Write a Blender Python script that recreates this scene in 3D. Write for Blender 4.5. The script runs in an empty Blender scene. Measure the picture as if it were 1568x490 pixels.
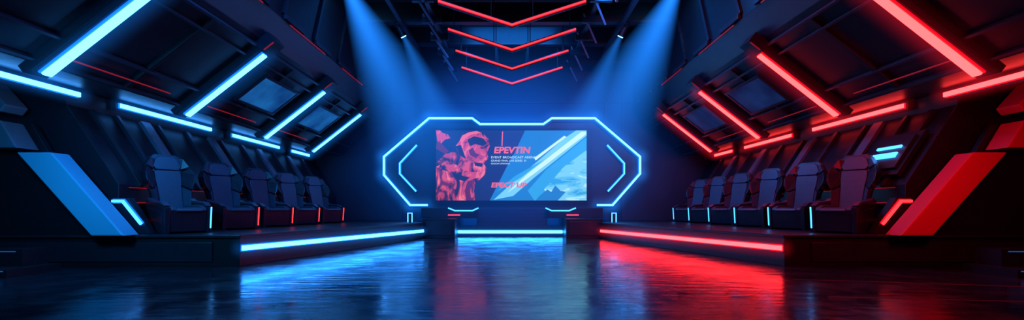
import bpy, bmesh, math, random
from mathutils import Vector, Matrix
random.seed(7)
scene = bpy.context.scene
scene.view_settings.view_transform = 'Standard'
scene.view_settings.look = 'None'

# ------------------------------------------------------------------ materials
def mat(name, col, rough=0.5, metal=0.0, vary=0.15, scale=6.0, bump=0.0, spec=0.5):
    m = bpy.data.materials.new(name); m.use_nodes = True
    nt = m.node_tree; b = nt.nodes['Principled BSDF']
    tc = nt.nodes.new('ShaderNodeTexCoord'); n = nt.nodes.new('ShaderNodeTexNoise')
    n.inputs['Scale'].default_value = scale; n.inputs['Detail'].default_value = 3
    nt.links.new(tc.outputs['Object'], n.inputs['Vector'])
    mix = nt.nodes.new('ShaderNodeMix'); mix.data_type = 'RGBA'
    mix.inputs['A'].default_value = (*[c*(1-vary) for c in col], 1)
    mix.inputs['B'].default_value = (*[min(1, c*(1+vary)) for c in col], 1)
    nt.links.new(n.outputs['Fac'], mix.inputs['Factor'])
    nt.links.new(mix.outputs['Result'], b.inputs['Base Color'])
    mr = nt.nodes.new('ShaderNodeMapRange')
    mr.inputs['To Min'].default_value = max(0.02, rough*(1-vary)); mr.inputs['To Max'].default_value = min(1, rough*(1+vary))
    nt.links.new(n.outputs['Fac'], mr.inputs['Value']); nt.links.new(mr.outputs['Result'], b.inputs['Roughness'])
    b.inputs['Metallic'].default_value = metal
    b.inputs['Specular IOR Level'].default_value = spec
    if bump:
        bp = nt.nodes.new('ShaderNodeBump'); bp.inputs['Strength'].default_value = bump
        bp.inputs['Distance'].default_value = 0.02
        nt.links.new(n.outputs['Fac'], bp.inputs['Height']); nt.links.new(bp.outputs['Normal'], b.inputs['Normal'])
    return m

def glow(name, col, strength):
    m = bpy.data.materials.new(name); m.use_nodes = True
    b = m.node_tree.nodes['Principled BSDF']
    b.inputs['Base Color'].default_value = (0.02, 0.02, 0.02, 1)
    b.inputs['Emission Color'].default_value = (*col, 1)
    b.inputs['Emission Strength'].default_value = strength
    return m

M_black = mat('black_paint', (0.005, 0.007, 0.012), 0.45)
M_dark = mat('dark_panel', (0.014, 0.017, 0.028), 0.4, 0.1)
M_mid = mat('gunmetal', (0.035, 0.045, 0.07), 0.4, 0.3)
M_metal = mat('brushed_metal', (0.14, 0.17, 0.24), 0.4, 0.3)
M_slabL = mat('slab_lit_blue', (0.07, 0.42, 0.62), 0.4, 0.0, 0.05, 1.5)  # blue light on the slab is mixed into its base colour
M_slabR = mat('slab_lit_red', (0.62, 0.03, 0.06), 0.4, 0.0, 0.05, 1.5)  # same slab, with red light mixed into its base colour
M_leather = mat('chair_leather', (0.05, 0.06, 0.10), 0.36, 0.0, 0.2, 20, 0.1)
M_shell = mat('chair_shell', (0.014, 0.018, 0.032), 0.3)
M_wallm = mat('wall_paint', (0.03, 0.04, 0.07), 0.7)
M_ceil = mat('ceiling_paint', (0.008, 0.011, 0.02), 0.8)
C_cyan = glow('neon_cyan', (0.055, 0.34, 1.0), 8)
C_cyan_s = glow('neon_cyan_soft', (0.045, 0.31, 1.0), 3.6)
C_cyan_f = glow('neon_cyan_bright', (0.022, 0.26, 1.0), 20)
C_red = glow('neon_red', (1.0, 0.034, 0.034), 8.0)
C_red_s = glow('neon_red_soft', (1.0, 0.03, 0.035), 2.6)
C_red_f = glow('neon_red_bright', (1.0, 0.017, 0.019), 17)
F_blue = glow('halo_fringe_blue', (0.004, 0.16, 1.0), 1.6)  # wider glow band behind each tube, added as a painted halo edge
F_red = glow('halo_fringe_red', (1.0, 0.002, 0.012), 1.1)
C_reddim = glow('red_line_dim', (1.0, 0.02, 0.04), 0.22)
C_redfaint = glow('red_line_faint', (1.0, 0.02, 0.04), 0.05)
C_bluedim = glow('blue_line_dim', (0.02, 0.25, 1.0), 0.30)
FR = {C_cyan: F_blue, C_cyan_s: F_blue, C_red: F_red, C_red_s: F_red}

def pane(name, c1, c2, strength):  # dim blotchy emission stands in for reflections in the glass
    m = bpy.data.materials.new(name); m.use_nodes = True
    nt = m.node_tree; b = nt.nodes['Principled BSDF']
    tc = nt.nodes.new('ShaderNodeTexCoord'); w = nt.nodes.new('ShaderNodeTexNoise')
    w.inputs['Scale'].default_value = 1.6
    nt.links.new(tc.outputs['Object'], w.inputs['Vector'])
    r = nt.nodes.new('ShaderNodeValToRGB')
    r.color_ramp.elements[0].color = (*c1, 1); r.color_ramp.elements[1].color = (*c2, 1)
    r.color_ramp.elements[0].position = 0.3; r.color_ramp.elements[1].position = 0.7
    nt.links.new(w.outputs['Fac'], r.inputs['Fac'])
    nt.links.new(r.outputs['Color'], b.inputs['Emission Color'])
    b.inputs['Emission Strength'].default_value = strength
    b.inputs['Base Color'].default_value = (0.01, 0.015, 0.03, 1); b.inputs['Roughness'].default_value = 0.15
    return m
M_paneb = pane('glass_glow_blue', (0.004, 0.045, 0.20), (0.01, 0.13, 0.42), 0.9)
M_paner = pane('glass_glow_violet', (0.006, 0.012, 0.07), (0.012, 0.035, 0.16), 0.6)

# ------------------------------------------------------------------ mesh builder
class B:
    def __init__(s): s.v=[]; s.f=[]; s.m=[]; s.mats=[]; s.tf=None
    def mi(s, m):
        if m not in s.mats: s.mats.append(m)
        return s.mats.index(m)
    def add(s, verts, faces, m):
        o=len(s.v); k=s.mi(m)
        for p in verts:
            p=Vector(p); s.v.append(s.tf(p) if s.tf else p)
        for f in faces: s.f.append([i+o for i in f]); s.m.append(k)
    def box(s,x0,x1,y0,y1,z0,z1,m):
        s.add([(x,y,z) for z in (z0,z1) for y in (y0,y1) for x in (x0,x1)],
              [(0,1,3,2),(4,5,7,6),(0,1,5,4),(2,3,7,6),(0,2,6,4),(1,3,7,5)],m)
    def prism(s,poly,axis,a0,a1,m):
        n=len(poly); vs=[]
        for a in (a0,a1):
            for p in poly:
                vs.append({'y':(p[0],a,p[1]),'z':(p[0],p[1],a),'x':(a,p[0],p[1])}[axis])
        fs=[list(range(n)),list(range(n,2*n))]+[(i,(i+1)%n,n+(i+1)%n,n+i) for i in range(n)]
        s.add(vs,fs,m)
    def bar(s,p,q,w,t,up,m):
        p=Vector(p);q=Vector(q);d=(q-p).normalized();side=d.cross(Vector(up)).normalized();u=side.cross(d).normalized()
        vs=[]
        for e in (p,q):
            for a,b in ((-1,-1),(1,-1),(1,1),(-1,1)): vs.append(e+side*(a*w/2)+u*(b*t/2))
        s.add(vs,[(0,1,2,3),(4,5,6,7),(0,1,5,4),(1,2,6,5),(2,3,7,6),(3,0,4,7)],m)
    def tube(s,p,q,r,m,n=12,r2=None):
        p=Vector(p);q=Vector(q);d=(q-p).normalized()
        a=d.orthogonal().normalized();b=d.cross(a);r2=r if r2 is None else r2
        vs=[p+(a*math.cos(6.2832*i/n)+b*math.sin(6.2832*i/n))*r for i in range(n)]+[q+(a*math.cos(6.2832*i/n)+b*math.sin(6.2832*i/n))*r2 for i in range(n)]
        s.add(vs,[list(range(n)),list(range(n,2*n))]+[(i,(i+1)%n,n+(i+1)%n,n+i) for i in range(n)],m)
    def ribbon(s,pts,w,y0,y1,m,closed=False):
        n=len(pts); P=[Vector((a,b)) for a,b in pts]; L=[];R=[]
        for i in range(n):
            if closed or 0<i<n-1:
                d1=(P[i]-P[i-1]).normalized();d2=(P[(i+1)%n]-P[i]).normalized()
            elif i==0: d1=d2=(P[1]-P[0]).normalized()
            else: d1=d2=(P[-1]-P[-2]).normalized()
            n1=Vector((-d1.y,d1.x));n2=Vector((-d2.y,d2.x));mm=(n1+n2).normalized()
            k=(w/2)/max(0.4,mm.dot(n1)); L.append(P[i]+mm*k);R.append(P[i]-mm*k)
        for i in range(n if closed else n-1):
            j=(i+1)%n
            s.prism([L[i],L[j],R[j],R[i]],'y',y0,y1,m)
    def done(s,name,bevel=0,parent=None,smooth=False):
        me=bpy.data.meshes.new(name); me.from_pydata([tuple(v) for v in s.v],[],s.f)
        for m in s.mats: me.materials.append(m)
        for p,k in zip(me.polygons,s.m): p.material_index=k
        bm=bmesh.new();bm.from_mesh(me);bmesh.ops.recalc_face_normals(bm,faces=bm.faces);bm.to_mesh(me);bm.free()
        o=bpy.data.objects.new(name,me);scene.collection.objects.link(o)
        if bevel:
            b=o.modifiers.new('bevel','BEVEL');b.width=bevel;b.segments=2;b.limit_method='ANGLE'
        if parent: o.parent=parent
        return o
def empty(name,loc=(0,0,0)):
    e=bpy.data.objects.new(name,None);e.location=loc;e.empty_display_size=.2;scene.collection.objects.link(e);return e

def mth(nt,op,a,b_=None,clamp=False):
    n=nt.nodes.new('ShaderNodeMath');n.operation=op;n.use_clamp=clamp
    for i,v in enumerate((a,b_)):
        if v is None: continue
        if isinstance(v,(int,float)): n.inputs[i].default_value=v
        else: nt.links.new(v,n.inputs[i])
    return n.outputs[0]

# emissive volume that hugs a neon tube, painting its bloom into the air
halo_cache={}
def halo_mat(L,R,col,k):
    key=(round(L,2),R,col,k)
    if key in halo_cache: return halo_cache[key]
    m=bpy.data.materials.new('halo_glow');m.use_nodes=True;nt=m.node_tree
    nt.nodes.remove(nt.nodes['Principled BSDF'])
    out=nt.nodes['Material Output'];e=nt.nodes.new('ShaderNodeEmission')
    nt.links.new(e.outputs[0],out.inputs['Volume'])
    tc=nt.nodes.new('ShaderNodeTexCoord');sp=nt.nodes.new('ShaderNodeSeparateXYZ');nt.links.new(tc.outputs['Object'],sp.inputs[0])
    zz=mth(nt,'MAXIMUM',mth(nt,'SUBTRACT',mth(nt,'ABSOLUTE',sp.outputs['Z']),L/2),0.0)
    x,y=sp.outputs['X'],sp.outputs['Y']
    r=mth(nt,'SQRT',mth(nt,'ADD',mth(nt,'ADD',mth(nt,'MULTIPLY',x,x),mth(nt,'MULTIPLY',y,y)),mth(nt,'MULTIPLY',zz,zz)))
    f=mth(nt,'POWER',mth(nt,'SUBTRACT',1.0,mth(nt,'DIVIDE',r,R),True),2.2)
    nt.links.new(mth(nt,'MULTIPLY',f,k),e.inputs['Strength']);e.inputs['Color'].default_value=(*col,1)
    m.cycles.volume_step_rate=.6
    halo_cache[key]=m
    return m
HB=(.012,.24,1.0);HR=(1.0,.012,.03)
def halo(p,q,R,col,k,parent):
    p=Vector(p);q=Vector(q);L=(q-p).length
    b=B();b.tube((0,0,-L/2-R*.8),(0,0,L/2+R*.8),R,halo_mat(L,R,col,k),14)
    o=b.done('halo_glow',parent=parent);o.location=(p+q)/2
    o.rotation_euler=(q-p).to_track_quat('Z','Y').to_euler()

# ------------------------------------------------------------------ room shell
def floor_mat():
    m=bpy.data.materials.new('polished_floor');m.use_nodes=True;nt=m.node_tree;b=nt.nodes['Principled BSDF']
    tc=nt.nodes.new('ShaderNodeTexCoord')
    n=nt.nodes.new('ShaderNodeTexNoise');n.inputs['Scale'].default_value=1.6;n.inputs['Detail'].default_value=8;n.inputs['Roughness'].default_value=.68
    n2=nt.nodes.new('ShaderNodeTexNoise');n2.inputs['Scale'].default_value=3.2;n2.inputs['Detail'].default_value=5
    nt.links.new(tc.outputs['Object'],n.inputs['Vector'])
    mp=nt.nodes.new('ShaderNodeMapping');mp.inputs['Scale'].default_value=(.55,2.2,1)
    nt.links.new(tc.outputs['Object'],mp.inputs['Vector']);nt.links.new(mp.outputs['Vector'],n2.inputs['Vector'])
    mr=nt.nodes.new('ShaderNodeMapRange');mr.inputs['From Min'].default_value=.38;mr.inputs['From Max'].default_value=.62
    mr.inputs['To Min'].default_value=.12;mr.inputs['To Max'].default_value=.27
    nt.links.new(n.outputs['Fac'],mr.inputs['Value']);nt.links.new(mr.outputs['Result'],b.inputs['Roughness'])
    cr=nt.nodes.new('ShaderNodeValToRGB');cr.color_ramp.elements[0].color=(.005,.007,.012,1);cr.color_ramp.elements[1].color=(.014,.018,.03,1)
    nt.links.new(n2.outputs['Fac'],cr.inputs['Fac']);nt.links.new(cr.outputs['Color'],b.inputs['Base Color'])
    bp=nt.nodes.new('ShaderNodeBump');bp.inputs['Strength'].default_value=.22;bp.inputs['Distance'].default_value=.03
    nt.links.new(n2.outputs['Fac'],bp.inputs['Height']);nt.links.new(bp.outputs['Normal'],b.inputs['Normal'])
    b.inputs['Specular IOR Level'].default_value=1.0
    b.inputs['IOR'].default_value=1.65
    return m
M_floor=floor_mat()
b=B();b.box(-10.4,10.4,-3.4,20.4,-.2,0,M_floor);b.done('floor')
b=B();b.box(-10.4,10.4,-3.4,20.4,7.4,7.6,M_ceil);b.done('ceiling')
b=B();b.box(-10.4,-10,-3.4,20.4,0,7.4,M_wallm);b.done('wall_left')
b=B();b.box(10,10.4,-3.4,20.4,0,7.4,M_wallm);b.done('wall_right')
b=B();b.box(-10,10,-3.4,-3,0,7.4,M_wallm);b.done('wall_front')
b=B();b.box(-10,10,19,19.4,0,7.4,M_wallm)
for x in [-4.6,-3.9,3.9,4.6]: b.box(x-.05,x+.05,18.9,19,0.0,7.4,M_dark)
for z in (1.9,3.6,5.4): b.box(-5,5,18.93,19,z,z+.04,M_dark)
b.done('wall_back')

b=B()
for (p,q) in (((4.0,6.5),(9.5,5.2)),((3.6,5.2),(9.5,4.4))):
    b.bar((p[0],p[1],.002),(q[0],q[1],.002),.010,.004,(0,0,1),C_redfaint)
b.done('floor_inlay_line')

# ------------------------------------------------------------------ side structures
def slopept(s,t,y,off=0):   # on the inward slanting upper panel
    nx,nz=.615,-.788
    return Vector((s*(-7.0+1.68*t+off*nx),y,3.1+1.31*t+off*nz))
BY=[6.77,9.72,12.8,15.86]
for s in (1,-1):      # s=1 left, s=-1 right (mirror)
    left = s==1
    NEON = C_cyan if left else C_red
    SOFT = C_cyan_s if left else C_red_s
    FRI = FR[NEON]; HC = HB if left else HR
    X=lambda x: s*x
    # podium
    b=B()
    foot=[(-4.74,7.95),(-3.0,15.2),(-3.15,15.58),(-9.95,15.58),(-9.95,7.95)]
    b.prism([(X(x),y) for x,y in foot],'z',0,.50,M_black)
    foot2=[(-4.70,7.91),(-2.96,15.2),(-3.12,15.58),(-9.95,15.58),(-9.95,7.91)]
    b.prism([(X(x),y) for x,y in foot2],'z',.50,.55,M_dark)
    b.box(min(X(-9.95),X(-3.35)),max(X(-9.95),X(-3.35)),15.58,18.5,0,.55,M_black)
    b.box(min(X(-9.9),X(-5.2)),max(X(-9.9),X(-5.2)),7.93,7.95,.08,.42,M_dark)
    b.done('seating_podium',.01)
    b=B();p=Vector((X(-4.74),7.95,.32));q=Vector((X(-3.0),15.2,.27))
    nn=Vector((s*7.25,-1.74,0)).normalized()
    b.bar(p+nn*.06,q+nn*.06,.080,.03,nn,C_cyan_f if left else C_red_f)
    b.bar(p+nn*.035,q+nn*.035,.12,.03,nn,FRI)
    b.bar(p+nn*.015,q+nn*.015,.17,.03,nn,M_mid)
    o=b.done('podium_light_strip')
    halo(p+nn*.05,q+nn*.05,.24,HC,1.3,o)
    # lower wall
    b=B()
    prof=[(-7.45,.55),(-7.45,1.0),(-7.15,1.1),(-7.15,1.45),(-8.1,2.9),(-8.1,3.2),(-9.95,3.2),(-9.95,.55)]
    b.prism([(X(x),z) for x,z in prof],'y',8.31,18.6,M_dark)
    for y,w,m in ((8.75,.10,M_dark),(9.3,.08,M_mid),(10.0,.26,M_metal),(10.38,.07,M_mid),(11.3,.12,M_mid),(12.2,.26,M_metal),(12.6,.08,M_mid),
                  (13.6,.12,M_mid),(14.5,.26,M_metal),(15.4,.1,M_mid),(16.4,.24,M_metal),(17.5,.12,M_mid)):
        b.bar((X(-8.06),y,2.88),(X(-7.10),y,1.42),w,.10,(1,0,0),m)
        if m is M_metal: b.bar((X(-7.14),y,1.45),(X(-7.42),y,.7),.28,.10,(1,0,0),M_mid)
    for zz,xx,w in ((1.12,-7.13,.02),(1.40,-7.13,.014),(.78,-7.43,.016)):
        for a,c in ((8.5,9.4),(9.8,11.6),(12,14),(14.4,17)):
            b.box(min(X(xx),X(xx+.02)),max(X(xx),X(xx+.02)),a,c,zz-w/2,zz+w/2,C_reddim)
    b.done('seating_back_wall',.008)
    # upper shell
    b=B()
    P=[(-8.15,3.22),(-7.05,3.16),(-5.25,4.56),(-4.95,5.1),(-4.95,7.4),(-5.3,7.4),(-5.3,5.1),(-5.5,4.85),(-7.2,3.5),(-8.15,3.5)]
    for q in ((0,1,8,9),(1,2,7,8),(2,3,6,7),(3,4,5,6)):
        b.prism([(X(P[i][0]),P[i][1]) for i in q],'y',4.5,18.6,M_dark if q[0]<3 else M_black)
    b.box(min(X(-9.95),X(-8.15)),max(X(-9.95),X(-8.15)),4.5,18.6,3.2,3.5,M_black)
    nrm=(s*.615,0,-.788)
    for t in (.05,.28,.86,1.0):
        b.bar(slopept(s,t,4.6,-.02),slopept(s,t,18.5,-.02),.05,.08,nrm,M_mid)
    for yb in [5.3,8.2,11.2,14.3,17.2]:
        b.bar(slopept(s,.05,yb,-.02),slopept(s,1.0,yb,-.02),.10,.06,nrm,M_black)
    for i in range(9):
        yy=5.2+i*1.55
        b.bar((X(-4.93),yy,5.2),(X(-4.93),yy+.9,7.3),.10,.08,(1,0,0),M_dark)
        b.box(min(X(-4.93),X(-4.86)),max(X(-4.93),X(-4.86)),yy,yy+.9,5.1,5.2,M_dark)
    for a,c in ((7.0,9.0),(10.1,12.0),(13.2,15.0)):
        b.bar(slopept(s,.15,a,.03),slopept(s,.15,c,.03),.022,.02,nrm,C_reddim)
        b.bar((X(-4.9),a,5.06),(X(-4.9),c,5.06),.022,.02,(1,0,0),C_reddim)
    b.done('slanted_wall_panelling',.006)
    for (ya,yb) in ((10.6,12.2),(13.55,15.2)):
        b=B()
        pm=M_paneb if left else M_paner
        b.bar(slopept(s,.35,(ya+yb)/2,.0),slopept(s,.76,(ya+yb)/2,.0),yb-ya,.03,nrm,pm)
        for t in (.35,.76): b.bar(slopept(s,t,ya-.04,.02),slopept(s,t,yb+.04,.02),.06,.05,nrm,M_mid)
        for yy in (ya,yb): b.bar(slopept(s,.33,yy,.02),slopept(s,.78,yy,.02),.06,.05,nrm,M_mid)
        b.done('window_1')
    for yb in BY:
        b=B()
        b.bar(slopept(s,-.06,yb,.0),slopept(s,1.16,yb,.0),.34,.12,nrm,M_black)
        b.bar(slopept(s,1.0,yb,.04),slopept(s,1.17,yb,.04),.40,.24,nrm,M_dark)
        b.bar(slopept(s,1.03,yb-.2,.17),slopept(s,1.15,yb-.2,.17),.02,.02,nrm,C_reddim)
        b.bar(slopept(s,-.02,yb,.08),slopept(s,1.0,yb,.08),.24,.06,nrm,M_mid)
        b.bar(slopept(s,0,yb,.125),slopept(s,.99,yb,.125),.18,.03,nrm,FRI)
        b.bar(slopept(s,0.005,yb,.155),slopept(s,.985,yb,.155),.13,.04,nrm,NEON)
        o=b.done('slanted_neon_beam')
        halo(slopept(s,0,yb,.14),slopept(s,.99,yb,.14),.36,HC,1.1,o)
    for a,c in ((6.3,8.4),(9.27,12.07),(13.0,15.6),(16.5,17.9)):
        b=B()
        b.box(min(X(-8.09),X(-7.99)),max(X(-8.09),X(-7.99)),a-.05,c+.05,3.0,3.19,M_black)
        b.box(min(X(-7.99),X(-7.95)),max(X(-7.99),X(-7.95)),a,c,3.04,3.15,FRI)
        b.box(min(X(-7.95),X(-7.92)),max(X(-7.95),X(-7.92)),a,c,3.055,3.135,NEON)
        o=b.done('wall_neon_strip')
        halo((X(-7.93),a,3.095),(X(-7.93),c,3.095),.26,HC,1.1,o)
    # end frame (slab + dark gable)
    MS=M_slabL if left else M_slabR
    b=B()
    b.prism([(X(x),z) for x,z in ((-9.95,.55),(-6.95,.55),(-8.26,1.93),(-8.10,1.99),(-8.4,2.5),(-9.95,2.5))],'y',7.99,8.1,M_black)
    b.done('podium_end_gable',.01)
    b=B()
    b.prism([(X(x),z) for x,z in ((-7.05,.55),(-6.50,.55),(-7.72,1.95),(-8.30,1.95))],'y',7.65,7.98,MS)
    b.done('slanted_end_slab',.02)
    b=B()
    b.prism([(X(x),z) for x,z in ((-9.7,2.02),(-8.24,2.02),(-8.52,2.48),(-9.4,2.48))],'y',7.6,7.98,MS if not left else M_metal)
    b.prism([(X(x),z) for x,z in ((-9.5,3.15),(-8.8,3.15),(-8.43,2.74),(-8.53,2.62),(-9.2,2.9))],'y',7.6,7.98,MS if not left else M_metal)
    b.done('wall_bracket_fin',.02)
    b=B()
    b.ribbon([(X(-7.12),1.14),(X(-6.93),1.14),(X(-6.6),.73)],.045,8.12,8.15,SOFT)
    b.ribbon([(X(-7.12),1.14),(X(-6.93),1.14),(X(-6.6),.73)],.08,8.15,8.17,FRI)
    b.prism([(X(x),z) for x,z in ((-7.3,.56),(-6.45,.56),(-6.86,1.2),(-7.3,1.2))],'y',8.17,8.3,M_dark)
    b.done('angled_accent_lamp')
    b=B();cx=X(-3.42)
    b.ribbon([(cx-.07,.56),(cx-.07,.86),(cx+.07,.86),(cx+.07,.56)],.03,15.3,15.34,C_cyan_s)
    b.box(cx-.09,cx+.09,15.34,15.5,.55,.88,M_dark)
    b.done('bollard_light',.0)

# right wall monitor
b=B()
up=Vector((-.836,0,.548))
f=lambda h:(7.15+.655*h,1.45+h)
for (za,zb,m,wd,of) in ((.12,.95,M_black,1.0,.10),(.22,.85,M_dark,.84,.16)):
    (xa,z1),(xb,z2)=f(za),f(zb)
    b.bar(Vector((xa,8.95,z1))+up*of,Vector((xb,8.95,z2))+up*of,wd,.08,up,m)
for h,t in ((.62,.05),(.46,.11)):
    xa,z1=f(h); o=up*.22
    b.bar(Vector((xa,8.65,z1))+o,Vector((xa,9.22,z1))+o,t,.03,up,C_cyan_s)
b.done('wall_monitor')

for s in (-1,1):
    b=B()
    b.box(min(s*7.3,s*9.9),max(s*7.3,s*9.9),6.6,7.4,0,.12,M_black)
    b.box(min(s*7.5,s*9.9),max(s*7.5,s*9.9),7.0,7.4,.12,.38,M_black)
    b.box(min(s*7.35,s*9.9),max(s*7.35,s*9.9),6.59,6.6,.09,.105,C_bluedim)
    b.box(min(s*7.6,s*9.9),max(s*7.6,s*9.9),6.99,7.0,.34,.355,C_bluedim)
    b.done('access_step')

# ------------------------------------------------------------------ chairs
def build_chair(barmat,bside):
    b=B()
    b.prism([(-.30,0),(.30,0),(.36,.14),(.32,.34),(-.42,.34),(-.40,.1)],'x',-.26,.26,M_shell)
    for sx in (-1,1):
        a,c=sorted((sx*.27,sx*.34))
        b.prism([(-.46,0),(-.06,0),(.02,.12),(.18,.12),(.26,0),(.36,0),(.42,.36),(.40,.58),(.30,.60),(.14,.56),(-.30,.535),(-.50,.45)],'x',a,c,M_shell)
        a,c=sorted((sx*.262,sx*.352))
        b.prism([(-.46,.49),(-.32,.565),(.12,.59),(.27,.64),(.30,.60),(.14,.555),(-.30,.53)],'x',a,c,M_leather)
        a,c=sorted((sx*.335,sx*.350))
        b.prism([(-.38,.16),(-.1,.20),(.26,.24),(.30,.46),(-.1,.42),(-.40,.36)],'x',a,c,M_shell)
        if sx==bside:
            a,c=sorted((sx*.316,sx*.340))
            b.prism([(-.478,.08),(-.455,.08),(-.500,.47),(-.518,.47)],'x',a,c,barmat)
    b.prism([(-.44,.03),(-.40,.03),(-.45,.42),(-.49,.42)],'x',-.27,.27,M_shell)
    b.prism([(-.52,.40),(-.50,.44),(-.40,.46),(-.1,.44),(.22,.42),(.28,.36),(-.44,.34)],'x',-.19,.19,M_leather)
    for sx in (-1,1):
        a,c=sorted((sx*.18,sx*.262))
        b.prism([(-.50,.41),(-.46,.46),(-.36,.50),(-.1,.51),(.22,.50),(.28,.38),(-.44,.36)],'x',a,c,M_leather)
    # reclined tall bucket back
    def shear(p): return Vector((p.x*1.10,p.y+.26+(p.z-.42)*.30,p.z))
    b.tf=shear
    half=[(.21,.36),(.235,.60),(.255,.78),(.325,.95),(.335,1.12),(.285,1.26),(.215,1.40),(.15,1.47)]
    out=half+[(-x,z) for x,z in reversed(half)]
    b.prism(out,'y',.0,.10,M_shell)
    b.prism([(.12,.40),(.14,.9),(.15,1.2),(.10,1.38),(-.10,1.38),(-.15,1.2),(-.14,.9),(-.12,.40)],'y',.10,.14,M_dark)
    inn=[(.15,.42),(.16,.62),(.165,.86),(.18,.98),(.18,1.14),(.15,1.165)]
    b.prism(inn+[(-x,z) for x,z in reversed(inn)],'y',-.035,.0,M_leather)
    hd=[(.15,1.18),(.19,1.24),(.15,1.38),(.10,1.43)]
    b.prism(hd+[(-x,z) for x,z in reversed(hd)],'y',-.045,.0,M_leather)
    def wedge(pts,m=M_leather):
        vs=[Vector(p) for p in pts]+[Vector((p[0],.01,p[2])) for p in pts]
        n=len(pts)
        b.add(vs,[list(range(n)),list(range(n,2*n))]+[(i,(i+1)%n,n+(i+1)%n,n+i) for i in range(n)],m)
    for sx in (-1,1):
        wedge([(sx*.155,-.03,.42),(sx*.225,-.15,.44),(sx*.255,-.17,.78),(sx*.17,-.03,.86)])
        wedge([(sx*.175,-.03,.88),(sx*.262,-.17,.81),(sx*.33,-.19,.96),(sx*.34,-.18,1.11),(sx*.295,-.14,1.23),(sx*.19,-.03,1.15)],M_shell)
        wedge([(sx*.185,-.03,1.19),(sx*.288,-.13,1.25),(sx*.215,-.11,1.40),(sx*.155,-.03,1.37)])
    b.tf=None
    return b
protos={}
def chair(kind,side,x,y,rot):
    if (kind,side) not in protos:
        o=build_chair(kind,side).done('gaming_chair',.010);protos[(kind,side)]=o
    else:
        o=protos[(kind,side)].copy();o.name='gaming_chair';scene.collection.objects.link(o)
    o.location=(x,y,.55);o.rotation_euler=(0,0,math.radians(rot));o.scale=(1.10,1.10,1.04)
    return o
for i,y in enumerate((8.75,10.25,11.8,13.3,14.8)):
    chair(C_cyan_s if i==0 else C_red_s,1,(-6.40,-6.32,-6.3,-6.25,-6.1)[i],y,55)
for i,y in enumerate((8.75,10.2,11.75,13.3,14.8,16.2)):
    chair(C_cyan_s,-1,6.36,y,-55)

# ------------------------------------------------------------------ stage
K=17.0/700
def sx(u): return (u-784)*K
b=B()
b.box(-1.95,1.85,16.6,18.4,0,.36,M_black)
b.box(-3.05,-1.95,15.6,18.4,0,.66,M_black)
b.box(1.85,3.1,15.6,18.4,0,.66,M_black)
b.box(-2.95,-2.05,15.58,15.6,.1,.58,M_dark); b.box(1.95,3.0,15.58,15.6,.1,.58,M_dark)
b.box(-3.3,-1.3,16.6,18.4,.66,1.04,M_dark); b.box(1.3,3.3,16.6,18.4,.66,1.04,M_dark)
for i in range(5):
    b.box(-1.3,1.3,16.75+.05*i,18.4,.36+.136*i,.36+.136*(i+1),M_mid)
for x in (-2.1,2.2):
    b.box(x-.22,x+.22,16.55,16.6,.76,.80,C_red_s)
b.done('stage_riser',.01)
b=B();b.box(-1.95,1.83,16.53,16.56,.13,.22,C_cyan_f);b.box(-1.95,1.83,16.56,16.59,.10,.25,F_blue)
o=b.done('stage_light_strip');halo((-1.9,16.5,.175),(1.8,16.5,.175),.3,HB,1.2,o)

out=[(655,314),(628,314),(588,268),(588,240),(657,181),(723,181),(735,190),(832,190),(845,181),(911,181),(980,240),(980,266),(938,314),(914,314)]
O=[(sx(u),1-(v-320)*K) for u,v in out]
b=B()
body=[(-3.2,1.05)]+O[1:-1]+[(3.2,1.05)]
b.prism(body,'y',17.15,17.5,M_dark)
b.ribbon(O,.06,16.97,17.0,C_cyan)
b.ribbon(O,.105,17.0,17.06,F_blue)
b.ribbon(O,.24,17.06,17.15,M_mid)
inL=[(638,222),(612,250),(612,266),(637,293)]
for side in (0,1):
    pts=[(sx(u if not side else 1568-u),1-(v-320)*K) for u,v in inL]
    b.ribbon(pts,.045,16.99,17.02,C_cyan_s);b.ribbon(pts,.08,17.02,17.08,F_blue); b.ribbon(pts,.16,17.08,17.15,M_mid)
    pts=[(sx(u if not side else 1568-u),1-(v-320)*K) for u,v in [(689,318.5),(699,322.5),(725,322.5),(734,318.5)]]
    b.ribbon(pts,.045,16.5,16.56,C_cyan_s)
b.box(-3.0,3.0,17.05,17.15,1.2,4.02,M_black)
o=b.done('hexagonal_screen_frame')
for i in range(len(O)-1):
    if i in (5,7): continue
    halo((O[i][0],16.98,O[i][1]),(O[i+1][0],16.98,O[i+1][1]),.48,HB,.85,o)

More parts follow.
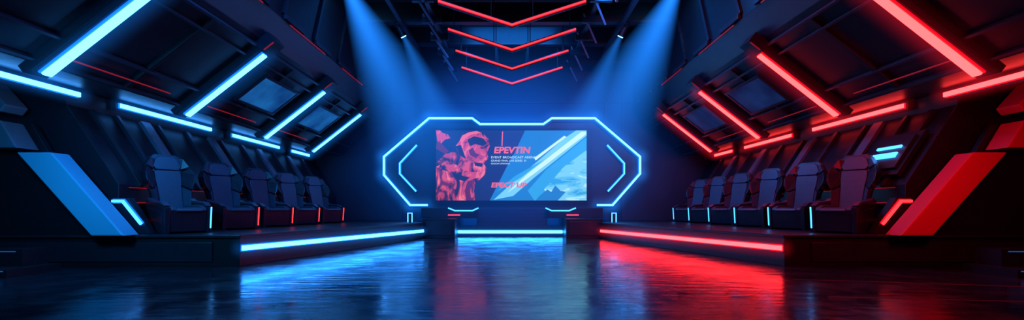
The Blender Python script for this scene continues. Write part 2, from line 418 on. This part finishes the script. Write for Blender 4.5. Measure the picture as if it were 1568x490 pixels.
# screen with flat artwork
scr=empty('led_screen',(0,16.98,1.316))
W,H=5.59,2.6
def art(u,v): return (-2.82+u/230*W, (107-v)/107*H)
lay=[0]
def poly(pts,m):
    b=B(); lay[0]+=1
    y=-.002*lay[0]
    P=[art(*p) for p in pts]
    b.add([(x,y,z) for x,z in P],[list(range(len(P)))],m)
    o=b.done('artwork_shape',parent=scr)
def smat(n,c,k=1.0): return glow('screen_'+n,c,k)
def inked(name,cols,scale,stretch,dist):
    # posterised brush-stroke shading of the illustration
    m=glow(name,(1,1,1),1.0);nt=m.node_tree;b=nt.nodes['Principled BSDF']
    tc=nt.nodes.new('ShaderNodeTexCoord');mp=nt.nodes.new('ShaderNodeMapping');mp.inputs['Scale'].default_value=stretch
    mp.inputs['Rotation'].default_value=(0,.6,0)
    n=nt.nodes.new('ShaderNodeTexNoise');n.inputs['Scale'].default_value=scale;n.inputs['Detail'].default_value=3;n.inputs['Distortion'].default_value=dist
    nt.links.new(tc.outputs['Object'],mp.inputs['Vector']);nt.links.new(mp.outputs['Vector'],n.inputs['Vector'])
    r=nt.nodes.new('ShaderNodeValToRGB');r.color_ramp.interpolation='CONSTANT'
    e=r.color_ramp.elements
    e[0].position=0;e[0].color=(*cols[0][1],1);e[1].position=cols[1][0];e[1].color=(*cols[1][1],1)
    for p_,c_ in cols[2:]:
        k=e.new(p_);k.color=(*c_,1)
    nt.links.new(n.outputs['Fac'],r.inputs['Fac']);nt.links.new(r.outputs['Color'],b.inputs['Emission Color'])
    return m
A_navy=smat('navy',(.008,.014,.055));A_blue=smat('blue',(.012,.20,.50));A_sky=smat('sky',(.03,.36,.68));A_pale=smat('pale',(.19,.62,.82))
A_white=smat('white',(.6,.9,.97));A_pink=smat('coral',(.85,.13,.13));A_dk=smat('maroon',(.10,.008,.03));A_ink=smat('ink',(.01,.008,.03))
A_red=inked('screen_cloak',[(0,(.012,.008,.03)),(.40,(.12,.01,.03)),(.47,(.42,.035,.06)),(.54,(.66,.07,.09)),(.62,(.85,.17,.16))],2.2,(1.2,1,.7),1.2)
A_red2=inked('screen_hood',[(0,(.012,.008,.03)),(.36,(.25,.02,.04)),(.44,(.58,.05,.08)),(.58,(.80,.13,.13))],2.8,(1,1,.8),1.6)
A_pale2=inked('screen_streaks',[(0,(.03,.36,.68)),(.42,(.10,.50,.76)),(.5,(.19,.62,.82)),(.62,(.42,.80,.92))],1.6,(.5,1,2.2),.6)
b=B();b.box(-2.87,2.82,.02,.06,-.05,H+.05,M_black);b.box(-2.82,2.77,0,.02,0,H,A_navy);b.done('panel',parent=scr)
poly([(136,0),(230,0),(230,107),(82,107)],A_blue)
poly([(100,0),(136,0),(118,38),(96,38)],smat('slate',(.01,.03,.13)))
poly([(168,60),(230,10),(230,107),(150,107),(140,92)],A_sky)
poly([(196,55),(230,30),(230,107),(176,107),(165,90)],A_pale2)
poly([(196,12),(214,0),(230,0),(230,8),(150,72),(118,100),(88,106),(112,84)],A_pale)
poly([(222,2),(229,2),(229,6),(150,66),(108,96),(140,66)],A_white)
poly([(150,42),(196,8),(199,10),(152,46)],A_white)
poly([(120,70),(166,44),(130,72),(92,94)],A_sky)
poly([(158,100),(170,90),(176,94),(182,84),(190,92),(198,94),(186,107),(152,107)],A_blue)
# cloaked warrior
poly([(0,50),(6,44),(14,36),(26,33),(36,36),(46,44),(60,47),(72,50),(78,58),(74,68),(66,76),(60,80),(58,92),(60,107),(0,107)],A_red)
poly([(36,16),(40,8),(50,3),(62,1),(72,5),(80,13),(82,24),(78,34),(80,42),(74,50),(64,48),(52,50),(40,46),(34,34),(30,24)],A_red2)
poly([(48,14),(58,9),(72,12),(78,20),(72,24),(60,21),(52,24)],A_ink)
poly([(50,30),(56,26),(60,34),(66,38),(60,42),(52,38)],A_dk)
poly([(36,16),(40,8),(50,3),(62,1),(70,4),(56,6),(46,11),(40,20)],A_pink)
poly([(30,24),(38,22),(46,44),(36,38)],A_ink)
poly([(0,0),(6,0),(10,4),(18,6),(22,12),(14,14),(8,20),(2,16)],A_red2)
poly([(2,16),(8,20),(20,32),(14,36),(0,28)],A_dk)
poly([(0,56),(14,48),(30,52),(44,62),(60,64),(74,60),(66,72),(50,76),(34,72),(20,64)],A_red2)
poly([(22,62),(36,68),(52,72),(44,78),(30,74)],A_ink)
poly([(58,48),(72,51),(70,56),(60,54)],A_ink)
poly([(48,78),(56,76),(52,92),(54,107),(46,107),(44,92)],A_dk)
poly([(101,2),(102.5,2),(101.5,24),(100,24)],A_pink)
def text(body,u,v,size,m,sxx=1.0,off=0.0,shear=0.0):
    c=bpy.data.curves.new('caption_text','FONT');c.body=body;c.size=size;c.materials.append(m);c.offset=off;c.shear=shear
    o=bpy.data.objects.new('caption_text',c);scene.collection.objects.link(o);o.parent=scr
    x,z=art(u,v);o.location=(x,-.09,z);o.rotation_euler=(math.pi/2,0,0);o.scale=(sxx,1,1)
text('EPEVTIN',88,35,.32,A_pink,1.12,.012,.15)
text('EVENT BROADCAST ARENA',84,43,.115,A_white,1.15)
text('GRAND FINAL LIVE SERIES  01',84,48,.10,A_white,1.0)
text('SEASON OPENING',84,52,.07,A_white,1.2)
text('EPECT UP',84,87,.24,A_pink,1.25,.010,.15)

# ------------------------------------------------------------------ ceiling rig
b=B()
for i in range(8):
    y=4.5+i*1.9
    b.box(-4.85,4.85,y-.07,y+.07,6.72,7.3,M_black)
    b.box(-4.85,4.85,y-.12,y+.12,6.68,6.74,M_dark)
for x in (-3.32,-2.3,2.3,3.32):
    b.box(x-.06,x+.06,4,18.6,6.55,6.68,M_mid)
for i in range(10):
    y=5+i*1.35
    for x in (-2.3,2.3):
        b.box(x-.28,x+.28,y,y+.12,6.35,6.55,M_dark)
        b.bar((x-.25,y,6.6),(x+.2,y+.5,5.95),.12,.05,(1,0,0),M_metal)
b.done('ceiling_truss')
for y in (10.9,12.6,14.3,16.0):
    b=B()
    pts=[(-1.76,5.96),(0,5.39),(1.76,5.96)]
    b.ribbon(pts,.034,y-.03,y,C_red_s)
    b.ribbon(pts,.06,y,y+.02,F_red)
    b.ribbon(pts,.12,y+.02,y+.07,M_black)
    for x in (-1.6,-.5,.5,1.6):
        z=5.39+abs(x)/1.76*.57
        b.tube((x,y+.04,z),(x,y+.04,7.3),.012,M_dark,8)
    o=b.done('chevron_neon_sign')

def aim(o,loc,tgt):
    o.location=loc
    d=(Vector(tgt)-Vector(loc)).normalized()
    o.rotation_euler=d.to_track_quat('-Z','Y').to_euler()
C_lens=glow('lamp_lens',(.12,.55,1.0),9)
def beam_mat(name,tan,L,k,r0):  # visible beam is painted as volume emission, not scattered lamp light
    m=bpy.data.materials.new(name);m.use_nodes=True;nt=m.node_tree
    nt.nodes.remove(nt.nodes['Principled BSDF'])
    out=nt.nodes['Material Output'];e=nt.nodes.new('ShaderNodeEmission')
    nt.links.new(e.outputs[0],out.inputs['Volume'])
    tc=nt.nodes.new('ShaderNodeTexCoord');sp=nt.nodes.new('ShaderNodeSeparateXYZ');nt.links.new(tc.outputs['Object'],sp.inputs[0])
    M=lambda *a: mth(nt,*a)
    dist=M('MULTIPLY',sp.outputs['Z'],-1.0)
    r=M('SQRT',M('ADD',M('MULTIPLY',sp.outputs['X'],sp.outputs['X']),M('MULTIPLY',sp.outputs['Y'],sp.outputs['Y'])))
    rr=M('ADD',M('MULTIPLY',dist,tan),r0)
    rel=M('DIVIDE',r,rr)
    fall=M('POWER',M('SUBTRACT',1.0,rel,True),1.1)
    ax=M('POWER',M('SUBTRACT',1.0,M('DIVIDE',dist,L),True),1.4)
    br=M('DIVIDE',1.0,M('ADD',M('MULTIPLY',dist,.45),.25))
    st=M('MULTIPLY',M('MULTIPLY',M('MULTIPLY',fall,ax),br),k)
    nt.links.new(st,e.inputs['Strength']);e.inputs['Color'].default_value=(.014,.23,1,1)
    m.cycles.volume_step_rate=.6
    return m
def spot(loc,tgt,tan,L,k,energy,r0=.10):
    b=B()
    b.tube((0,0,.28),(0,0,0),r0*.9,M_black,16,r0*1.15)
    b.tube((0,0,.36),(0,0,.28),r0*.5,M_black,12,r0*.9)
    b.tube((0,0,.0),(0,0,-.012),r0*.95,C_lens,16)
    b.bar((-r0*1.4,0,.12),(-r0*1.4,0,.5),.04,.03,(0,1,0),M_mid);b.bar((r0*1.4,0,.12),(r0*1.4,0,.5),.04,.03,(0,1,0),M_mid)
    b.bar((-r0*1.4,0,.5),(r0*1.4,0,.5),.04,.03,(0,1,0),M_mid)
    o=b.done('stage_spotlight');aim(o,loc,tgt)
    c=B();c.tube((0,0,-.02),(0,0,-L),r0,beam_mat('light_beam_glow',tan,L,k,r0),32,r0+tan*L)
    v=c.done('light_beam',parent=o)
    l=bpy.data.lights.new('lamp','SPOT');l.energy=energy;l.color=(.02,.22,1);l.spot_size=2*math.atan(tan)*1.2;l.spot_blend=.6;l.shadow_soft_size=.1
    lo=bpy.data.objects.new('lamp',l);scene.collection.objects.link(lo);lo.parent=o;lo.location=(0,0,-.05)
for s in (-1,1):
    spot((s*4.5,12.6,7.0),(s*2.1,14.4,1.5),.33,6.4,1.9,900,.2)
    spot((s*3.32,14,6.28),(s*1.4,15.6,2.2),.24,4.8,1.1,400,.09)

def haze_glow():  # blue glow around the stage put in as emission; no lamp lights it
    m=bpy.data.materials.new('stage_haze_glow');m.use_nodes=True;nt=m.node_tree
    nt.nodes.remove(nt.nodes['Principled BSDF']);out=nt.nodes['Material Output']
    e=nt.nodes.new('ShaderNodeEmission');nt.links.new(e.outputs[0],out.inputs['Volume'])
    tc=nt.nodes.new('ShaderNodeTexCoord');g=nt.nodes.new('ShaderNodeTexGradient');g.gradient_type='QUADRATIC_SPHERE'
    nt.links.new(tc.outputs['Object'],g.inputs['Vector'])
    nt.links.new(mth(nt,'MULTIPLY',g.outputs['Fac'],.32),e.inputs['Strength'])
    e.inputs['Color'].default_value=(.008,.16,1,1);m.cycles.volume_step_rate=.7
    bm=bmesh.new();bmesh.ops.create_icosphere(bm,subdivisions=4,radius=1)
    me=bpy.data.meshes.new('stage_haze_glow');bm.to_mesh(me);bm.free();me.materials.append(m)
    o=bpy.data.objects.new('stage_haze_glow',me);scene.collection.objects.link(o)
    o.location=(0,17.6,2.9);o.scale=(7.4,3.6,5.5)
haze_glow()

# ------------------------------------------------------------------ unseen fill lights, added to tint and brighten
def area(name,loc,tgt,size,energy,col,sy=None):
    l=bpy.data.lights.new(name,'AREA');l.energy=energy;l.color=col;l.size=size
    if sy: l.shape='RECTANGLE';l.size_y=sy
    o=bpy.data.objects.new(name,l);scene.collection.objects.link(o);aim(o,loc,tgt)
BL=(.015,.24,1);RD=(1,.01,.03)
area('fill_light',(-6.2,5.4,2.4),(-7.3,7.65,0.9),.5,75,(.03,.42,1))
area('fill_light',(6.2,5.4,2.4),(7.3,7.65,0.9),.5,50,RD)
area('fill_light',(-3.0,7,6.3),(-6.8,11,2),1.2,230,BL)
area('fill_light',(3.0,7,6.3),(6.8,11,2),1.2,110,(1,.02,.05))
area('fill_light',(2.2,11,6.3),(6.6,12,1.2),1.0,170,BL)
area('fill_light',(0,15.0,7.0),(0,18.9,3.5),3,300,BL)
area('fill_light',(0,9,7.2),(0,12,0),4,80,BL)

w=bpy.data.worlds.new('world');scene.world=w;w.use_nodes=True
w.node_tree.nodes['Background'].inputs[0].default_value=(.002,.004,.012,1)

# ------------------------------------------------------------------ camera
c=bpy.data.cameras.new('camera');c.sensor_width=36;c.clip_end=100
c.lens=700/1568*36;c.shift_y=75/1568
o=bpy.data.objects.new('camera',c);scene.collection.objects.link(o);o.location=(0,0,1.0);o.rotation_euler=(math.pi/2,0,0)
scene.camera=o
